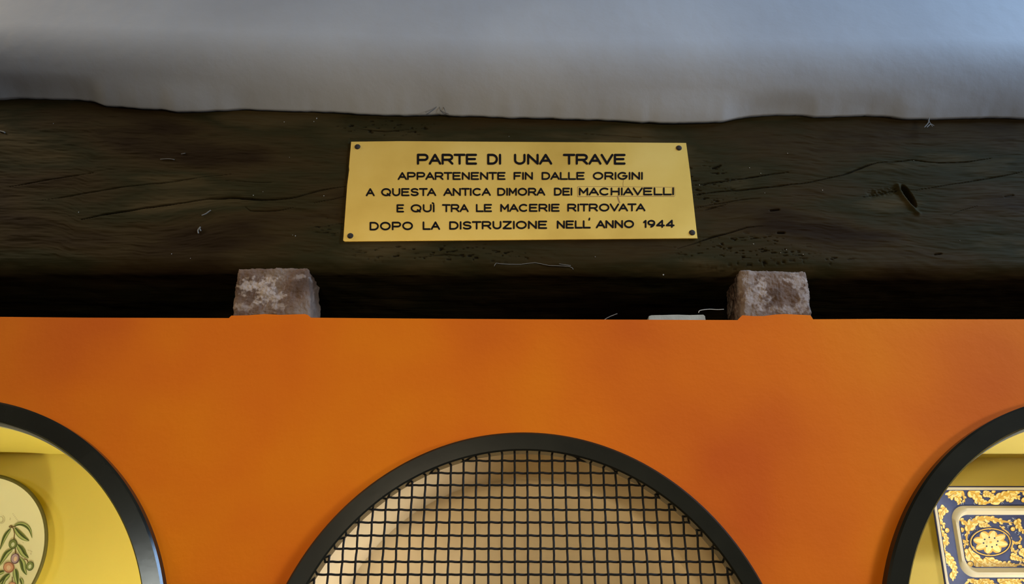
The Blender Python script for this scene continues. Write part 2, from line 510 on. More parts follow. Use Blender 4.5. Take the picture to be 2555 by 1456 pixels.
# ------------------------------------------------------------------ flat shapes (paint, lettering)
class Flat:
    """collects small painted patches lying just in front of a surface; place(s, t, lift) gives the 3D point"""
    def __init__(self, place):
        self.place = place; self.v = []; self.f = []; self.m = []; self.mats = []

    def mi(self, m):
        if m not in self.mats: self.mats.append(m)
        return self.mats.index(m)

    def poly(self, pts, m, lift):
        b = len(self.v); lift += (len(self.f) % 64) * 1.2e-6
        self.v += [self.place(p[0], p[1], lift) for p in pts]
        self.f.append(tuple(range(b, b + len(pts)))); self.m.append(self.mi(m))

    def strip(self, L, R, m, lift):
        b = len(self.v); n = len(L); lift += (len(self.f) % 64) * 1.2e-6
        self.v += [self.place(p[0], p[1], lift) for p in L] + [self.place(p[0], p[1], lift) for p in R]
        for i in range(n - 1):
            self.f.append((b + i, b + i + 1, b + n + i + 1, b + n + i)); self.m.append(self.mi(m))

    def disc(self, c, rx, ry, m, lift, n=20, rot=0):
        self.poly([(c[0] + rx * math.cos(a) * math.cos(rot) - ry * math.sin(a) * math.sin(rot),
                    c[1] + rx * math.cos(a) * math.sin(rot) + ry * math.sin(a) * math.cos(rot))
                   for a in [2 * PI * i / n for i in range(n)]], m, lift)

    def stroke(self, pts, wd, m, lift, caps=True):
        """line of constant width with round joints"""
        h = wd / 2
        for a, b in zip(pts[:-1], pts[1:]):
            dx, dy = b[0] - a[0], b[1] - a[1]
            l = math.hypot(dx, dy) or 1e-9
            nx_, ny_ = -dy / l * h, dx / l * h
            self.poly([(a[0] + nx_, a[1] + ny_), (b[0] + nx_, b[1] + ny_), (b[0] - nx_, b[1] - ny_), (a[0] - nx_, a[1] - ny_)], m, lift)
        if caps:
            for p in pts: self.disc(p, h, h, m, lift, 12)

    def leaf(self, pts, wd, m, lift, prof=None, off=0, n=28):
        c = smooth_line(pts, n)
        L, R = [], []
        for i, p in enumerate(c):
            t = i / (len(c) - 1)
            a = c[max(0, i - 1)]; b = c[min(len(c) - 1, i + 1)]
            dx, dy = b[0] - a[0], b[1] - a[1]
            l = math.hypot(dx, dy) or 1e-9
            nx_, ny_ = -dy / l, dx / l
            wl, wr = (prof or leafprof)(t)
            L.append((p[0] + nx_ * wd * (wl / 2 + off * (wl + wr) / 2), p[1] + ny_ * wd * (wl / 2 + off * (wl + wr) / 2)))
            R.append((p[0] - nx_ * wd * (wr / 2 - off * (wl + wr) / 2), p[1] - ny_ * wd * (wr / 2 - off * (wl + wr) / 2)))
        self.strip(L, R, m, lift)

    def build(self, name, parent):
        o = link(name, self.v, self.f, [M[k] for k in self.mats], parent, self.m)
        return o


def smooth_line(pts, n):
    if len(pts) < 3:
        return [(pts[0][0] + (pts[-1][0] - pts[0][0]) * i / n, pts[0][1] + (pts[-1][1] - pts[0][1]) * i / n) for i in range(n + 1)]
    q = [pts[0]] + list(pts) + [pts[-1]]
    out = []
    k = max(2, n // (len(pts) - 1))
    for i in range(1, len(q) - 2):
        a, b, c, d = q[i - 1:i + 3]
        for j in range(k):
            t = j / k
            out.append(tuple(.5 * (2 * b[z] + (c[z] - a[z]) * t + (2 * a[z] - 5 * b[z] + 4 * c[z] - d[z]) * t * t +
                                   (-a[z] + 3 * b[z] - 3 * c[z] + d[z]) * t ** 3) for z in (0, 1)))
    out.append(tuple(pts[-1]))
    return out


def leafprof(t):
    w_ = math.sin(PI * min(1, t ** .8)) ** .8
    return w_, w_


def acanthus(lobes):
    def pr(t):
        e_ = min(1, t * 5) * (1 - t ** 3) + .02
        return e_ * (.70 + .30 * abs(math.sin(lobes * PI * t))), e_ * (.65 + .35 * abs(math.cos(lobes * PI * t)))
    return pr


# ------------------------------------------------------------------ brass plaque
YP = -.0012
pc = P(1297, 600, 0)
plaque = empty('brass_plaque', (pc.x, 0, pc.z), 'engraved brass plaque with five lines of black capitals nailed to the dark beam', 'plaque')
q = [(876, 353), (1000, 351.5), (1712, 356), (1722, 430), (1740, 591), (1741, 594), (1290, 598), (860, 602), (856, 599), (857, 588), (866, 462),
     (870, 430), (871, 424), (870.5, 415)]
front_ = [P(u, vv, YP) for u, vv in q]
bm = bmesh.new()
fv = [bm.verts.new(p) for p in front_]
bv = [bm.verts.new((p.x, .0014, p.z)) for p in front_]
bm.faces.new(fv); bm.faces.new(bv[::-1])
for i in range(len(q)):
    j = (i + 1) % len(q)
    bm.faces.new((fv[i], bv[i], bv[j], fv[j]))
bmesh.ops.recalc_face_normals(bm, faces=bm.faces)
bmesh.ops.bevel(bm, geom=[e_ for e_ in bm.edges if all(abs(x.co.y - YP) < 1e-6 for x in e_.verts)], offset=.0004, segments=2, affect='EDGES')
me = bpy.data.meshes.new('plate'); bm.to_mesh(me); bm.free()
me.materials.append(M['brass'])
o = bpy.data.objects.new('plate', me); COL.objects.link(o)
o.parent = plaque; o.matrix_parent_inverse = plaque.matrix_basis.inverted()


def arc(cx, cy, rx, ry, a0, a1, n=14):
    return [(cx + rx * math.cos(math.radians(a0 + (a1 - a0) * i / n)), cy + ry * math.sin(math.radians(a0 + (a1 - a0) * i / n)))
            for i in range(n + 1)]


G = {  # width, strokes (unit cap height)
    'A': (1.0, [[(0, 0), (.5, 1), (1.0, 0)], [(.20, .34), (.80, .34)]]),
    'C': (.98, [arc(.52, .5, .52, .5, 48, 312, 22)]),
    'D': (.92, [[(0, 0), (0, 1), (.42, 1)] + arc(.42, .5, .5, .5, 90, -90, 18)[1:] + [(0, 0)]]),
    'E': (.88, [[(.88, 1), (0, 1), (0, 0), (.88, 0)], [(0, .52), (.78, .52)]]),
    'F': (.80, [[(.80, 1), (0, 1), (0, 0)], [(0, .5), (.70, .5)]]),
    'G': (1.06, [arc(.53, .5, .53, .5, 50, 360, 26) + [(.60, .5)]]),
    'H': (.86, [[(0, 0), (0, 1)], [(.86, 0), (.86, 1)], [(0, .5), (.86, .5)]]),
    'I': (0, [[(0, 0), (0, 1)]]),
    '!': (0, [[(0, 0), (0, 1)], [(-.14, 1.30), (-.03, 1.22)]]),
    'L': (.84, [[(0, 1), (0, 0), (.84, 0)]]),
    'M': (.90, [[(0, 0), (0, 1), (.45, .30), (.90, 1), (.90, 0)]]),
    'N': (.86, [[(0, 0), (0, 1), (.86, 0), (.86, 1)]]),
    'O': (1.10, [arc(.55, .5, .55, .5, 0, 360, 30)]),
    'P': (.92, [[(0, 0), (0, 1), (.62, 1)] + arc(.62, .71, .30, .29, 90, -90, 14)[1:] + [(0, .42)]]),
    'Q': (1.10, [arc(.55, .5, .55, .5, 0, 360, 30), [(.72, .26), (1.02, -.02)]]),
    'R': (.94, [[(0, 0), (0, 1), (.62, 1)] + arc(.62, .72, .30, .28, 90, -90, 14)[1:] + [(0, .44)], [(.55, .44), (.94, 0)]]),
    'S': (.86, [arc(.44, .745, .40, .255, 28, 180, 12)[:-1] + arc(.44, .745, .40, .245, 180, 270, 7)[:-1] +
                arc(.42, .255, .44, .245, 90, 0, 7)[:-1] + arc(.42, .255, .44, .255, 0, -152, 12)]),
    'T': (.94, [[(0, 1), (.94, 1)], [(.47, 1), (.47, 0)]]),
    'U': (.86, [[(0, 1), (0, .40)] + arc(.43, .40, .43, .40, 180, 360, 18)[1:] + [(.86, 1)]]),
    'V': (.98, [[(0, 1), (.49, 0), (.98, 1)]]),
    'Z': (.90, [[(0, 1), (.90, 1), (0, 0), (.90, 0)]]),
    '1': (.22, [[(0, .76), (.22, 1), (.22, 0)]]),
    '9': (.80, [arc(.40, .68, .40, .32, 0, 360, 20), arc(.12, .62, .68, .62, 6, -68, 12)]),
    '4': (.92, [[(.68, 0), (.68, 1), (0, .24), (.92, .24)]]),
}
GAP = .34
# line: cap/base heights at left and right ends, stroke width, words with their extents
LINES = [
    ((1040, 383, 410.6), (1561, 383.4, 410.6), 5.7, [('PARTE', 1040, 1190.4), ('DI', 1215.3, 1250.5), ('UNA', 1282.4, 1378), ('TRAVE', 1404.5, 1561)]),
    ((992, 428.8, 448.7), (1604, 428.4, 448.2), 4.2, [('APPARTENENTE', 992.3, 1261.5), ('FIN', 1281.4, 1329.8), ('DALLE', 1351.3, 1458.9), ('ORIGINI', 1479.2, 1604)]),
    ((912, 469, 489.3), (1682, 467, 486.8), 4.2, [('A', 912.7, 935), ('QUESTA', 950.9, 1088.5), ('ANTICA', 1106.2, 1224.9), ('DIMORA', 1240.6, 1360.7), ('DEI', 1382.2, 1428), ('MACHIAVELLI', 1444.3, 1681.7)]),
    ((989, 509.2, 529.6), (1610, 506.8, 526.8), 4.2, [('E', 989.3, 1008.2), ('QU!', 1024.6, 1084.3), ('TRA', 1102.8, 1169.5), ('LE', 1187.4, 1227.7), ('MACERIE', 1248.2, 1396.5), ('RITROVATA', 1415.5, 1610.6)]),
    ((922, 553, 574.5), (1683, 547.5, 567.6), 4.4, [('DOPO', 922, 1030.5), ('LA', 1054.4, 1098.2), ('DISTRUZIONE', 1120.7, 1365.3), ('NELL', 1389.2, 1474.2), ('ANNO', 1486.8, 1582.2), ('1944', 1604.7, 1683.3)]),
]


def on_plate(u, vv, lift):
    return P(u, vv, YP - .0002 - lift)


# the let-in strip under one word, with a scratch above and a split below it
fl = Flat(on_plate)
fl.stroke([(1441, 490), (1560, 489), (1683, 489.5)], 1.3, 'patina', .0000, False)
fl.stroke([(1441, 490), (1441, 466), (1446, 465)], 1.2, 'patina', 0, False)
fl.stroke([(1446, 465), (1560, 465.5), (1683, 466.5), (1684, 489)], .7, 'patina', 0, False)
fl.stroke([(1556, 448), (1554.5, 458), (1555, 465)], .9, 'patina', 0, False)
fl.stroke([(1541, 489), (1543, 497), (1546, 505)], 3.2, 'patina', 0)
fl.build('scratch', plaque)
for (u0, t0, b0), (u1, t1, b1), sw, words in LINES:
    fl = Flat(on_plate)
    for wd_, xa, xb_ in words:
        cap = lambda u: t0 + (t1 - t0) * (u - u0) / (u1 - u0) + sw / 2
        base = lambda u: b0 + (b1 - b0) * (u - u0) / (u1 - u0) - sw / 2
        xa += sw / 2; xb_ -= sw / 2
        gaps = []
        for a, b in zip(wd_[:-1], wd_[1:]):
            g_ = GAP
            if a + b in ('AV', 'VA', 'AT', 'TA', 'LV'): g_ = .12
            elif a in 'AVTL' or b in 'AVT': g_ = .24
            gaps.append(g_)
        adv = sum(G[c][0] for c in wd_) + sum(gaps)
        k = (xb_ - xa) / adv
        x = xa
        for ci, c in enumerate(wd_):
            for st in G[c][1]:
                fl.stroke([(x + px * k, base(x) + (cap(x) - base(x)) * py) for px, py in st], sw, 'ink', .0002)
            x += (G[c][0] + (gaps[ci] if ci < len(gaps) else 0)) * k
    if wd_ == '1944':
        fl.stroke([(1471, 544.5), (1470, 548)], 4.2, 'ink', .0002)
    fl.build('inscription', plaque)


def dome(name, c, r, hgt, m, parent):
    n, k = 20, 5
    v = []; f = []
    for i in range(k):
        a = PI / 2 * i / k
        v += [(c.x + r * math.cos(a) * math.cos(2 * PI * j / n), c.y - hgt * math.sin(a), c.z + r * math.cos(a) * math.sin(2 * PI * j / n)) for j in range(n)]
    v.append((c.x, c.y - hgt, c.z))
    for i in range(k - 1):
        f += [(i * n + j, i * n + (j + 1) % n, (i + 1) * n + (j + 1) % n, (i + 1) * n + j) for j in range(n)]
    f += [((k - 1) * n + j, (k - 1) * n + (j + 1) % n, k * n) for j in range(n)]
    o = link(name, v, f, m, parent, smooth=True)
    fix_normals(o)
    return o


for u, vv in ((892, 366), (1694, 369), (874, 588), (1727, 580)):
    dome('nail', P(u, vv, YP), .0046, .0022, M['nail'], plaque)


# ------------------------------------------------------------------ bricks carrying the beam
def brick(corners, depth, label, seed, patch, y0=.004):
    """corners: TL, TR, BR, BL photo corners of its end face"""
    c = [P(u, vv, y0) for u, vv in corners]
    for p in c[:2]: p.z += .002
    n, m_, d_ = 110, 68, 36
    bm = bmesh.new()
    grid = {}

    def vert(i, j, k):
        key = (i, j, k)
        if key not in grid:
            s, t = i / n, j / m_
            p = (c[3] * (1 - s) + c[2] * s) * (1 - t) + (c[0] * (1 - s) + c[1] * s) * t
            p = Vector((p.x, y0 + depth * k / d_, p.z))
            ctr = (c[0] + c[1] + c[2] + c[3]) / 4; ctr.y = y0 + depth / 2
            dirv = Vector(((p.x - ctr.x), (p.y - ctr.y), (p.z - ctr.z)))
            # worn arrises
            e = [abs(2 * s - 1), abs(2 * t - 1), abs(2 * k / d_ - 1)]
            e.sort()
            rnd = max(0, e[1] - .84) / .16
            amt = .0035 * rnd * rnd + .0022 * (noise.fractal(p * 55 + Vector((seed, 0, 0)), 1.0, 2.0, 4) + .2)
            amt += .0010 * noise.fractal(p * 260 + Vector((0, seed, 0)), 1.0, 2.0, 3)
            if j == 0: amt *= .3
            p -= dirv.normalized() * amt
            grid[key] = bm.verts.new(p)
        return grid[key]
    for i in range(n):
        for j in range(m_):
            for k in (0, d_):
                bm.faces.new((vert(i, j, k), vert(i + 1, j, k), vert(i + 1, j + 1, k), vert(i, j + 1, k)))
    for j in range(m_):
        for k in range(d_):
            for i in (0, n):
                bm.faces.new((vert(i, j, k), vert(i, j + 1, k), vert(i, j + 1, k + 1), vert(i, j, k + 1)))
    for i in range(n):
        for k in range(d_):
            for j in (0, m_):
                bm.faces.new((vert(i, j, k), vert(i + 1, j, k), vert(i + 1, j, k + 1), vert(i, j, k + 1)))
    bmesh.ops.recalc_face_normals(bm, faces=bm.faces)
    for q in bm.faces: q.smooth = True
    bm.verts.ensure_lookup_table()
    me = bpy.data.meshes.new('brick'); bm.to_mesh(me); bm.free()
    me.materials.append(M['brick'])
    o = bpy.data.objects.new('brick', me); COL.objects.link(o)
    a = me.attributes.new('mortar', 'FLOAT', 'POINT')
    vals = []
    for q in me.vertices:
        val = 0
        for (u, vv, ru, rv, st) in patch:
            pc_ = P(u, vv, y0)
            d = math.hypot((q.co.x - pc_.x) / (ru * PXM), (q.co.z - pc_.z) / (rv * PXM))
            nn = noise.fractal(q.co * 120 + Vector((seed, 3, 1)), .8, 2.1, 6)
            val = max(val, st * min(1, max(0, (.95 - d + 1.0 * nn) * 2.4)))
        vals.append(val)
    a.data.foreach_set('value', vals)
    return tag(o, label, 'brick', 'bricks propping up the beam')


brick([(592, 671), (771, 669), (774, 792), (576, 790)], .066,
      'worn brown brick left of the plaque with a pale mortar smear across its face', 3.1,
      [(612, 715, 16, 24, .75), (655, 712, 36, 22, .9), (672, 740, 30, 20, .8), (668, 690, 18, 8, .45), (610, 765, 36, 10, .4), (755, 690, 20, 6, .4), (690, 762, 14, 12, .5)])
brick([(1844, 673), (2014, 677), (2032, 797), (1851, 797)], .075,
      'greyish brick under the beam right of the plaque beside the thin plaster chip', 8.4,
      [(1902, 712, 12, 26, .7), (1990, 700, 26, 18, .55), (1880, 740, 30, 30, .45), (2010, 750, 22, 28, .45), (1960, 770, 50, 12, .4), (1870, 695, 18, 18, .3)])

# pale chip lying on the wall top
pts = [(1619, 800), (1619, 788), (1626, 786), (1650, 785.5), (1690, 784.5), (1720, 785.5), (1755, 784.5), (1759, 788), (1761, 800)]
fr = [P(u, vv, .022) for u, vv in pts]
for p in fr: p.z = max(p.z, ZW)
nfr = len(fr)
v = fr + [Vector((p.x, .075, p.z)) for p in fr]
f = [tuple(range(nfr)), tuple(range(2 * nfr - 1, nfr - 1, -1))] + [(i, (i + 1) % nfr, (i + 1) % nfr + nfr, i + nfr) for i in range(nfr)]
o = link('plaster_chip', v, f, M['chip']); fix_normals(o)
tag(o, 'thin pale grey plaster chip lying on the orange wall top by the right brick', 'plaster chip')


# ------------------------------------------------------------------ round iron frames and the wire grille
def ring(name, h, parent=None, y1=-.013, y0=0.0):
    cx, cz, ri, ro = h
    prof = [(ri, .012), (ri, y1 + .002), (ri + .002, y1), (ro - .0025, y1), (ro, y1 + .0025), (ro, y0), (ro - .006, y0), (ro - .006, .012)]
    n = 200
    v = [(cx + r * math.cos(2 * PI * i / n), y, cz + r * math.sin(2 * PI * i / n)) for r, y in prof for i in range(n)]
    k = len(prof)
    f = [(a * n + i, a * n + (i + 1) % n, ((a + 1) % k) * n + (i + 1) % n, ((a + 1) % k) * n + i) for a in range(k) for i in range(n)]
    o = link(name, v, f, M['iron'], parent)
    fix_normals(o)
    for p in o.data.polygons: p.use_smooth = True
    o.data.set_sharp_from_angle(angle=math.radians(35))
    return o


def lip(h, parent):
    cx, cz, ri, ro = h
    prof = [(ri - .0035, .0165), (ri - .0035, .004), (ri + .0005, .004), (ri + .0005, .0165)]
    n = 160
    v = [(cx + r * math.cos(2 * PI * i / n), y, cz + r * math.sin(2 * PI * i / n)) for r, y in prof for i in range(n)]
    k = len(prof)
    f = [(a * n + i, a * n + (i + 1) % n, ((a + 1) % k) * n + (i + 1) % n, ((a + 1) % k) * n + i) for a in range(k) for i in range(n)]
    o = link('pale_lip', v, f, M['caulk'], parent)
    fix_normals(o)
    o['label'] = 'thin pale inner lip'


for h, lab in ((HOLES[0], 'round black iron frame at the left around the bright yellow alcove'),
               (HOLES[2], 'round black iron frame at the right around the alcove with the blue tray')):
    t = empty('porthole', (h[0], 0, h[1] - h[3]), lab, 'frame', 'round frames of the two lit alcoves')
    ring('ring', h, t, -.015 if h[0] > 0 else -.013)
    lip(h, t)

h = HOLES[1]
t = empty('round_grille', (h[0], 0, h[1] - h[3]), 'large round black iron grille with crimped square wire mesh in the middle', 'grille')
ring('ring', h, t)
PX_, PZ_, RW = .01648, .01555, .0014
x_ref, z_ref = -.19458, ZC + .1862
V, Fc = [], []


def tube(path, r, sides=6):
    b = len(V)
    for i, p in enumerate(path):
        a = Vector(path[max(0, i - 1)]); c_ = Vector(path[min(len(path) - 1, i + 1)])
        d = (c_ - a).normalized()
        s1 = d.cross(Vector((0, 1, 0)))
        if s1.length < 1e-4: s1 = d.cross(Vector((1, 0, 0)))
        s1.normalize(); s2 = d.cross(s1)
        for k in range(sides):
            an = 2 * PI * k / sides
            V.append(Vector(p) + (s1 * math.cos(an) + s2 * math.sin(an)) * r)
    for i in range(len(path) - 1):
        for k in range(sides):
            Fc.append((b + i * sides + k, b + i * sides + (k + 1) % sides, b + (i + 1) * sides + (k + 1) % sides, b + (i + 1) * sides + k))
    Fc.append(tuple(b + k for k in range(sides))[::-1])
    Fc.append(tuple(b + (len(path) - 1) * sides + k for k in range(sides)))


cx, cz, rw = h[0], h[1], h[2] + .004
YM = .004
random.seed(4)
for i in range(-40, 41):
    x = x_ref + i * PX_
    if abs(x - cx) >= rw - .004: continue
    hh = math.sqrt(rw * rw - (x - cx) ** 2)
    ph = random.uniform(-.0005, .0005)
    j0, j1 = math.ceil((cz - hh - z_ref) / PZ_ * 4), math.floor((cz + hh - z_ref) / PZ_ * 4)
    path = [(x + ph + .00012 * math.sin(j * 1.7 + i), YM + .0013 * math.cos(PI * j / 4) * (1 if i % 2 else -1), z_ref + j * PZ_ / 4) for j in range(j0, j1 + 1)]
    path = [(x + ph, YM, cz - hh)] + path + [(x + ph, YM, cz + hh)]
    tube(path, RW)
for j in range(-40, 41):
    z = z_ref + j * PZ_
    if abs(z - cz) >= rw - .004: continue
    hh = math.sqrt(rw * rw - (z - cz) ** 2)
    i0, i1 = math.ceil((cx - hh - x_ref) / PX_ * 4), math.floor((cx + hh - x_ref) / PX_ * 4)
    ph = random.uniform(-.0004, .0004)
    path = [(x_ref + i * PX_ / 4, YM - .0013 * math.cos(PI * i / 4) * (1 if j % 2 else -1), z + ph + 0.00034 * math.sin(PI * i / 4 * 2 + .6)) for i in range(i0, i1 + 1)]
    path = [(cx - hh, YM, z + ph)] + path + [(cx + hh, YM, z + ph)]
    tube(path, RW)
link('wire_mesh', V, Fc, M['wire'], t, smooth=True)

# ------------------------------------------------------------------ left plate with the olive branch
YL = .226


def px_l(X, Y):
    return (0 + X * .1621, 1220 + Y * .1621)


a_, b_ = P(119, 1386, YL), P(-41, 1229, YL)
PC = Vector((b_.x, YL, a_.z)); PR = (a_.x - b_.x)
plate = empty('olive_plate', (PC.x, .25, PC.z - PR), 'round cream plate painted with an olive branch hanging in the yellow alcove', 'plate')
prof = [(0, .006), (PR * .20, .006), (PR * .30, .0046), (PR * .955, -.0045), (PR * .978, -.0055), (PR, -.0045), (PR * .99, -.002), (PR * .72, .012),
        (PR * .60, .0235), (PR * .55, .0235), (PR * .53, .012), (0, .012)]
n = 96
v = [PC + Vector((0, prof[0][1], 0))]
mi = []
f = []
for r, y in prof[1:-1]:
    v += [PC + Vector((r * math.cos(2 * PI * i / n), y, r * math.sin(2 * PI * i / n))) for i in range(n)]
v.append(PC + Vector((0, prof[-1][1], 0)))
L_ = len(v) - 1
for i in range(n):
    f.append((0, 1 + i, 1 + (i + 1) % n)); mi.append(0)
for k in range(len(prof) - 3):
    for i in range(n):
        f.append((1 + k * n + i, 1 + k * n + (i + 1) % n, 1 + (k + 1) * n + (i + 1) % n, 1 + (k + 1) * n + i))
        mi.append(1 if k in (2, 3, 4) else 0)
for i in range(n):
    f.append((L_, 1 + (len(prof) - 3) * n + i, 1 + (len(prof) - 3) * n + (i + 1) % n)); mi.append(0)
o = link('dish', v, f, [M['cream'], M['olive_line']], plate, mi, True)
fix_normals(o)
rr_ = [k[0] for k in prof[:5]]; yy_ = [k[1] for k in prof[:5]]


def on_dish(X, Y, lift):
    u, vv = px_l(X, Y)
    p = P(u, vv, YL)
    for _ in range(3):
        y = YL + float(np.interp(math.hypot(p.x - PC.x, p.z - PC.z), rr_, yy_))
        p = P(u, vv, y - .0005 - lift)
    return p


fl = Flat(on_dish)
for pts, wd_ in (([(170, 570), (205, 600), (225, 680), (213, 770)], 16), ([(235, 900), (240, 990)], 20), ([(378, 1070), (415, 1085), (430, 1115)], 16),
                 ([(190, 1350), (188, 1430)], 14), ([(140, 575), (170, 555), (195, 570), (170, 590), (145, 580)], 12), ([(195, 570), (240, 575)], 14)):
    fl.stroke(pts, wd_, 'stem', 0)
LV = [([(215, 560), (310, 530), (400, 560), (460, 630), (495, 755)], 62), ([(225, 590), (290, 680), (370, 750), (450, 795)], 92),
      ([(170, 600), (100, 690), (50, 790), (0, 930)], 62), ([(195, 920), (110, 980), (50, 1070), (-20, 1190)], 78),
      ([(265, 850), (320, 920), (370, 1000), (440, 1058)], 105), ([(300, 1050), (345, 1130), (365, 1230), (410, 1318)], 92),
      ([(150, 1300), (60, 1380), (-40, 1480)], 84), ([(230, 1220), (245, 1330), (270, 1480)], 92), ([(70, 1260), (-10, 1290), (-60, 1340)], 66),
      ([(310, 1365), (335, 1420), (350, 1500)], 60), ([(110, 1320), (40, 1450), (20, 1560)], 60), ([(240, 1500), (300, 1600), (330, 1720)], 84),
      ([(-60, 1200), (-140, 1260), (-240, 1300)], 80), ([(-100, 1440), (-200, 1500), (-300, 1620)], 84), ([(150, 1560), (130, 1680), (150, 1800)], 84)]
for k, (pts, wd_) in enumerate(LV):
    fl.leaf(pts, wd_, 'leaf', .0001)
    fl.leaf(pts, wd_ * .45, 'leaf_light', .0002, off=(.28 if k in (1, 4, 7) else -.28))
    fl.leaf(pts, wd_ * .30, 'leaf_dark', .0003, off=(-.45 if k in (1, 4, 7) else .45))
for (c, rx, ry, rot, kind) in (((200, 842), 66, 78, .35, 'g'), ((233, 1065), 68, 84, .3, 'p'), ((135, 1200), 86, 84, 0, 'o'), ((462, 1180), 60, 74, .35, 'g'),
                               ((190, 1475), 62, 52, 0, 'o'), ((60, 1600), 66, 70, 0, 'p'), ((-120, 1380), 66, 70, 0, 'g')):
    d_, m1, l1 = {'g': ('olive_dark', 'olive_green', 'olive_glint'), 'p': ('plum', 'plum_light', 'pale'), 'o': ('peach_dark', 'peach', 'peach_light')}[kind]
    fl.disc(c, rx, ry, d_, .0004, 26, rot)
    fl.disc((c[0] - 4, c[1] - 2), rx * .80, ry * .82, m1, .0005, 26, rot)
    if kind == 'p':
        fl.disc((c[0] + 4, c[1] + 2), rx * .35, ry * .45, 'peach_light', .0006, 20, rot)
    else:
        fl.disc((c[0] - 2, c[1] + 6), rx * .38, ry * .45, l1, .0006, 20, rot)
# faint scratched marks round the sprig
for k in range(6):
    X, Y = 200 + k * 15, 375 + k * 22
    fl.stroke([(X - 9, Y + 8), (X, Y - 5), (X + 8, Y + 2)], 4, 'faint', 0)
fl.stroke(arc(12, 465, 36, 46, 150, -170, 20), 6, 'faint', 0)
fl.stroke(arc(15, 460, 60, 66, 100, -60, 20), 5, 'faint', 0)
for X, Y in ((350, 815), (430, 930), (460, 940), (485, 950), (470, 990), (155, 440), (150, 460)):
    fl.stroke([(X, Y), (X + 8, Y + 10)], 7, 'faint', 0)
fl.build('painted_branch', plate)

# ------------------------------------------------------------------ right tray of blue and gold majolica, hung leaning forward
LEAN = math.radians(6)
TO = Vector((.66, .252, ZC + .115))
E1 = Vector((1, 0, 0)); E2 = Vector((0, -math.sin(LEAN), math.cos(LEAN))); NN = Vector((0, -math.cos(LEAN), -math.sin(LEAN)))
CAMP = Vector((0, -1, ZC))


def tray_local(u, vv, hgt=.012):
    d = ray(u, vv)
    t = ((TO + NN * hgt - CAMP).dot(NN)) / d.dot(NN)
    p = CAMP + d * t - TO
    return p.dot(E1), p.dot(E2)


sL = (tray_local(2322, 1310, .016)[0] + tray_local(2370, 1456, .016)[0]) / 2
tT = tray_local(2460, 1211.5, .016)[1]
f_top = tray_local(2460, 1262)[1]; f_bot = tray_local(2480, 1439)[1]
BORD = tT - f_top
tB = f_bot - BORD
TW, TH = .40, tT - tB
TCX, TCY = sL + TW / 2, (tT + tB) / 2
tray = empty('painted_tray', TO + E1 * TCX + E2 * tB, 'rectangular blue ceramic tray with gold scrolls and flower hanging in the right alcove', 'tray')


def rrect(inset, rad, n=8):
    x, y = TW / 2 - inset, TH / 2 - inset
    out = []
    for qx, qy, a0 in ((1, 1, 0), (-1, 1, 90), (-1, -1, 180), (1, -1, 270)):
        for i in range(n + 1):
            a = math.radians(a0 + 90 * i / n)
            out.append((TCX + qx * (x - rad) + rad * math.cos(a), TCY + qy * (y - rad) + rad * math.sin(a)))
    return out


BI = BORD
INS = [(0, .0145, .022), (.0004, .0160, .022), (.0022, .0164, .021), (.0062, .0162, .020), (BI * .98, .0100, .022), (BI + .003, .0135, .022), (BI + .007, .0135, .02),
       (BI + .0115, .0050, .016), (BI + .013, .0035, .015)]
BMAT = ['navy', 'navy', 'cream2', 'cobalt', 'cream2', 'cream2', 'cream2', 'cream2']
v, f, mi = [], [], []
mn = ['navy', 'cream2', 'cobalt']
n = None
for ins, hg, rad in INS:
    lp = rrect(ins, rad); n = len(lp)
    v += [TO + E1 * s + E2 * t_ + NN * hg for s, t_ in lp]
for k in range(len(INS) - 1):
    for i in range(n):
        f.append((k * n + i, k * n + (i + 1) % n, (k + 1) * n + (i + 1) % n, (k + 1) * n + i)); mi.append(mn.index(BMAT[k]))
f.append(tuple((len(INS) - 1) * n + i for i in range(n))); mi.append(2)
b = len(v)
for ins, hg, rad in ((.002, .0125, .02), (BI, .004, .02), (BI + .006, -.004, .02)):
    v += [TO + E1 * s + E2 * t_ + NN * hg for s, t_ in rrect(ins, rad)]
for k in range(2):
    for i in range(n):
        f.append((b + k * n + i, b + (k + 1) * n + i, b + (k + 1) * n + (i + 1) % n, b + k * n + (i + 1) % n)); mi.append(1)
for i in range(n):
    f.append((i, b + i, b + (i + 1) % n, (i + 1) % n)); mi.append(0)
f.append(tuple(b + 2 * n + i for i in range(n))[::-1]); mi.append(1)
o = link('dish', v, f, [M[k] for k in mn], tray, mi)
fix_normals(o)
for p in o.data.polygons: p.use_smooth = True
o.data.set_sharp_from_angle(angle=math.radians(40))
# plate hanger holding it off the back wall
hz = TO + E1 * TCX + E2 * (tT - .05)
v, f = box_mesh(hz.x - .006, hz.x + .006, hz.y + .004, .285, hz.z - .004, hz.z + .004)
o = link('hanger', v, f, M['nail'], tray); fix_normals(o)
hi_ = [k[0] for k in INS]; hh_ = [k[1] for k in INS]


def tray_pt(X, Y, lift, mirror=False, zone='c'):
    s, t_ = tray_local(2310 + X * .18963, 1180 + Y * .18963, .012 if zone == 'b' else .004)
    if mirror: s = 2 * TCX - s
    if zone == 'c':                      # stays on the sunken panel
        hw, hh = TW / 2 - BI - .0145, TH / 2 - BI - .0145
        s = min(max(s, TCX - hw), TCX + hw); t_ = min(max(t_, TCY - hh), TCY + hh)
        hg = .0035
    else:                                # stays on the border between the white line and the white frame
        ds, dt = TW / 2 - abs(s - TCX), TH / 2 - abs(t_ - TCY)
        ins = min(ds, dt); want = min(max(ins, .0072), BI * .93)
        if ins != want:
            if ds < dt: s = TCX + math.copysign(TW / 2 - want, s - TCX)
            else: t_ = TCY + math.copysign(TH / 2 - want, t_ - TCY)
        hg = float(np.interp(want, hi_, hh_))
    return TO + E1 * s + E2 * t_ + NN * (hg + .00012 + lift)


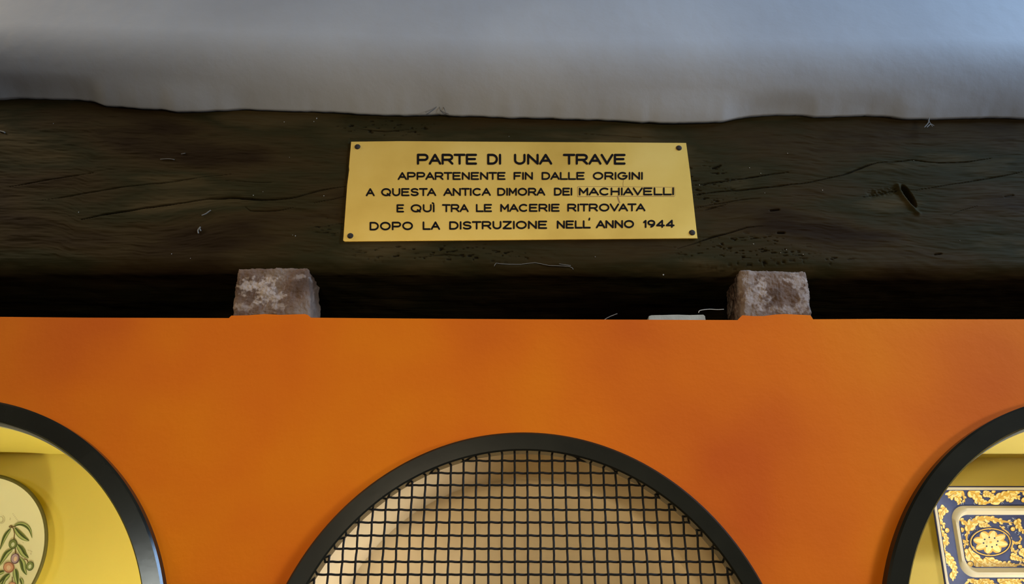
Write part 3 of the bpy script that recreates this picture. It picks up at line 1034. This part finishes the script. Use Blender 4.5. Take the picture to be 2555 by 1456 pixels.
def acan(fl, pts, wd_, lobes=3):
    """an acanthus scroll: a spine with leaflets curling off both sides"""
    c = smooth_line(pts, 40)
    n = len(c) - 1
    spine = lambda t: (.26 * (1 - .75 * t) + .02,) * 2
    items = []
    k = lobes + 2
    for side in (-1, 1):
        for i in range(k):
            t = (i + .35 + .25 * (side > 0)) / k
            q = c[int(t * n)]
            a = c[max(0, int(t * n) - 2)]; b = c[min(n, int(t * n) + 2)]
            an = math.atan2(b[1] - a[1], b[0] - a[0])
            L = wd_ * (1.02 if side > 0 else .86) * (1.05 - .58 * t)
            a1 = an + side * .95; a2 = an + side * .25
            m_ = (q[0] + math.cos(a1) * L * .55, q[1] + math.sin(a1) * L * .55)
            e_ = (m_[0] + math.cos(a2) * L * .55, m_[1] + math.sin(a2) * L * .55)
            items.append(([q, m_, e_], L * .74, side))
    lp = lambda t: (max(.03, math.sin(PI * min(1, (t + .12) ** .9)) ** .7),) * 2
    for p_, w_, sd in items: fl.leaf(p_, w_ * 1.45, 'navy', 0, lp, n=12)
    fl.leaf(c[::2], wd_ * 1.0, 'navy', .00002, acanthus(lobes + 2))
    for p_, w_, sd in items: fl.leaf(p_, w_ * 1.12, 'gold_dark', .0001, lp, n=12)
    fl.leaf(c[::2], wd_ * .84, 'gold', .00018, acanthus(lobes + 2))
    for p_, w_, sd in items: fl.leaf(p_, w_, 'gold', .0002, lp, off=.06 * sd, n=12)
    for p_, w_, sd in items: fl.leaf(p_, w_ * .42, 'gold_light', .0003, lp, off=.5 * sd, n=12)
    fl.leaf(c[::4], wd_ * 1.05, 'gold', .00035, spine)
    fl.leaf(c[::4], wd_ * .30, 'gold_light', .0004, spine, off=-.7)
    fl.leaf(c[::4], wd_ * .16, 'gold_dark', .00042, spine, off=1.6)


def paint(mirror):
    fl = Flat(lambda X, Y, l: tray_pt(X, Y, l, mirror, zone[0]))
    zone = ['b']
    # border, top then left then bottom
    for pts, wd_, lb in (([(290, 300), (380, 240), (460, 250), (520, 390)], 78, 2), ([(380, 300), (430, 330), (450, 400)], 70, 2),
                         ([(545, 225), (640, 270), (700, 350), (770, 392), (890, 365)], 95, 4), ([(740, 262), (830, 280), (900, 325)], 62, 3),
                         ([(870, 385), (950, 325), (1050, 275), (1170, 225), (1300, 255)], 100, 4), ([(1085, 370), (1130, 300), (1230, 320)], 72, 3),
                         ([(330, 290), (270, 350), (300, 470)], 90, 2), ([(290, 440), (205, 510), (165, 620), (250, 700)], 92, 3),
                         ([(140, 700), (200, 790), (265, 850), (285, 950)], 66, 3), ([(265, 870), (205, 980), (265, 1060)], 66, 2),
                         ([(235, 1080), (320, 1150), (370, 1230), (410, 1350)], 96, 3), ([(330, 1290), (380, 1380), (400, 1450)], 80, 2),
                         ([(480, 1440), (550, 1370), (640, 1420), (700, 1490)], 84, 3), ([(690, 1480), (760, 1400), (850, 1430), (940, 1500)], 84, 3),
                         ([(960, 1440), (1080, 1400), (1180, 1430), (1300, 1390)], 96, 4), ([(470, 1480), (640, 1530), (860, 1530), (1000, 1480)], 70, 3)):
        acan(fl, pts, wd_, lb)
    # central scrolls
    zone[0] = 'c'
    for pts, wd_, lb in (([(570, 760), (600, 660), (720, 600), (860, 600), (1000, 630), (1150, 650)], 92, 5), ([(700, 660), (790, 680), (850, 720)], 60, 3),
                         ([(440, 610), (520, 650), (560, 740), (535, 850), (575, 960)], 56, 2), ([(560, 990), (620, 1090), (720, 1190), (860, 1230)], 130, 4),
                         ([(780, 1105), (880, 1170), (1000, 1200), (1130, 1180)], 100, 4), ([(830, 1235), (980, 1215), (1120, 1220), (1292, 1185)], 80, 4),
                         ([(970, 690), (1070, 780), (1120, 880), (1200, 920), (1260, 860), (1220, 835)], 48, 2), ([(1130, 900), (1135, 990), (1190, 1040), (1200, 1000)], 44, 2),
                         ([(1205, 600), (1225, 700), (1290, 770)], 70, 2), ([(1240, 1010), (1290, 1050), (1340, 1120)], 70, 2), ([(1120, 1080), (1200, 1110), (1300, 1150)], 64, 3),
                         ([(440, 880), (520, 900), (500, 980), (460, 950)], 40, 1)):
        acan(fl, pts, wd_, lb)
    # wreath and flower
    ax, ay = 268, 182
    fl.stroke([(850 + ax * math.cos(2 * PI * i / 48), 905 + ay * math.sin(2 * PI * i / 48)) for i in range(49)], 34, 'navy', .0005)
    fl.stroke([(850 + (ax - 8) * math.cos(2 * PI * i / 48), 905 + (ay - 6) * math.sin(2 * PI * i / 48)) for i in range(49)], 14, 'gold', .0006)
    fl.disc((850, 905), 236, 156, 'cobalt', .0006, 40)
    for k in range(8):
        a = 2 * PI * k / 8 + .2
        tip = (850 + 232 * math.cos(a), 905 + 152 * math.sin(a))
        base = (850 + 30 * math.cos(a), 905 + 22 * math.sin(a))
        mid = ((tip[0] + base[0]) / 2, (tip[1] + base[1]) / 2)
        wp = 118 if abs(math.cos(a)) < .7 else 96
        fl.leaf([base, mid, tip], wp * 1.12, 'gold_dark', .0007, lambda t: ((min(1, t * 2.2) * (1 - t ** 6) + .02),) * 2)
        fl.leaf([base, mid, tip], wp, 'gold', .0008, lambda t: ((min(1, t * 2.2) * (1 - t ** 6) + .02),) * 2)
        fl.leaf([base, mid, tip], wp * .34, 'gold_light', .0009, off=.45)
        fl.leaf([base, mid, tip], wp * .30, 'gold_light', .0009, off=-.6)
        fl.disc((850 + 95 * math.cos(a + PI / 8), 905 + 64 * math.sin(a + PI / 8)), 12, 11, 'navy', .001, 10)
    for k in range(5):
        a = 2 * PI * k / 5
        fl.disc((850 + 34 * math.cos(a), 905 + 24 * math.sin(a)), 24, 20, 'gold_light', .0011, 12)
    fl.disc((850, 905), 18, 15, 'gold', .0012, 12)
    for c, r in (((470, 745), 34), ((500, 1065), 26), ((585, 1195), 38), ((1145, 732), 30), ((1240, 965), 28), ((272, 750), 34), ((870, 240), 26), ((1285, 350), 34), ((640, 1010), 20)):
        zone[0] = 'b' if c in ((272, 750), (870, 240), (1285, 350)) else 'c'
        fl.disc(c, r * 1.25, r * 1.2, 'navy', .0004, 16)
        fl.disc(c, r, r * .95, 'gold', .0005, 16)
        fl.disc((c[0] - r * .25, c[1] - r * .2), r * .5, r * .45, 'gold_light', .0006, 12)
    # small white flourishes on the blue
    rng = random.Random(7)
    for X, Y in ((400, 640), (590, 600), (480, 820), (470, 1020), (545, 1130), (1150, 580), (1190, 780), (1035, 790), (640, 740), (1080, 700), (1210, 1010), (1240, 1180),
                 (700, 240), (365, 290), (650, 390), (940, 400), (1010, 400), (1240, 210), (160, 860), (250, 1220), (150, 590), (460, 400), (850, 210), (420, 1400), (740, 1240), (1100, 610)):
        zone[0] = 'b' if (Y < 430 or X < 300 or Y > 1360) else 'c'
        for q_ in range(2):
            a0 = rng.uniform(0, 360)
            fl.stroke(arc(X + q_ * 16, Y + q_ * 6, 14 + q_ * 6, 16 + q_ * 6, a0, a0 + 150, 6), 5, 'sky', .0003, False)
    fl.build('painted_scrolls', tray)


paint(False)
paint(True)


# ------------------------------------------------------------------ cobwebs and dust
def strand_thing(paths, label, rad, y=None, m='web'):
    global V, Fc
    V, Fc = [], []
    for pts in paths:
        q_ = []
        for k, (u, vv) in enumerate(smooth_line(pts, 18)):
            p = P(u, vv, 0)
            yy = y if y is not None else beam_y(p.x, p.z) - .0012
            q_.append(P(u, vv, yy))
        tube(q_, rad, 5)
    o = link('cobweb', V, Fc, M[m], smooth=True)
    return tag(o, label, 'cobweb', 'cobweb shreds')


strand_thing([[(1743, 780), (1747, 774), (1770, 771), (1790, 772), (1806, 771)]], 'thin curled cobweb thread hanging in the dark gap beside the right brick', .0006, .02, 'dust')
strand_thing([[(1233, 664), (1238, 656), (1250, 658), (1300, 659), (1335, 655), (1370, 662), (1420, 664), (1430, 672)], [(1395, 658), (1424, 662)]],
             'long wispy cobweb strand hanging under the beam edge below the plaque', .0005)
strand_thing([[(1508, 797), (1520, 790), (1540, 782)]], 'tiny dark thread standing on the orange wall top left of the plaster chip', .0006, .01)
strand_thing([[(503, 537), (513, 533), (520, 528), (526, 524)]], 'small slanted cobweb shred on the beam left of the plaque, upper of two', .0010)
strand_thing([[(500, 566), (494, 574), (495, 582)], [(497, 568), (501, 576)]], 'small hooked cobweb shred on the beam left of the plaque, lower of two', .0011)
strand_thing([[(400, 397), (420, 396), (435, 398)], [(452, 384), (462, 382)]], 'pale horizontal cobweb flecks high on the left part of the beam', .0007)
strand_thing([[(1092, 250), (1096, 262), (1100, 275), (1120, 284)], [(1096, 262), (1080, 272), (1062, 280)], [(1097, 255), (1108, 270), (1112, 282)]],
             'pointed grey cobweb tuft on the plaster edge above the plaque', .0007, -.012)
strand_thing([[(2306, 318), (2316, 306), (2318, 294)], [(2312, 318), (2322, 310), (2330, 314)], [(2316, 300), (2326, 316)]],
             'fluffy pale cobweb tuft at the beam top near the right end', .0009, -.010)
strand_thing([[(0, 327), (8, 329), (12, 331)]], 'short pale cobweb bit at the far left end of the beam', .0013)

rng = random.Random(12)
spots = [(737, 588, 2.2), (632, 487, 2), (428, 633, 2), (1655, 685, 3), (808, 488, 2), (730, 586, 1.4), (2052, 474, 2.2), (1908, 481, 2), (1965, 382, 2), (1870, 418, 2), (1898, 432, 2),
         (1962, 622, 2), (1948, 630, 1.5), (2004, 634, 2), (196, 529, 2), (709, 304, 2), (783, 303, 2), (790, 295, 3), (656, 478, 1.4), (1745, 461, 2.4), (133, 308, 1.5), (722, 392, 1.3),
         (475, 644, 1.4), (1880, 608, 2), (1270, 340, 1.5), (1485, 640, 1.6), (2280, 400, 1.3), (2395, 600, 1.4)]
V, Fc = [], []
for u, vv, r in spots:
    p = P(u, vv, 0)
    c = P(u, vv, beam_y(p.x, p.z) - .0004)
    rr = r * PXM * .62
    b = len(V)
    V += [c + Vector((rr, 0, 0)), c + Vector((0, 0, rr)), c + Vector((-rr, 0, 0)), c + Vector((0, 0, -rr)), c + Vector((0, -rr, 0)), c + Vector((0, rr, 0))]
    for a in range(4):
        Fc.append((b + a, b + (a + 1) % 4, b + 4)); Fc.append((b + (a + 1) % 4, b + a, b + 5))
o = link('dust_flecks', V, Fc, M['dust'], beam); fix_normals(o)
tag(o, 'tiny white dust flecks', kind='stuff')
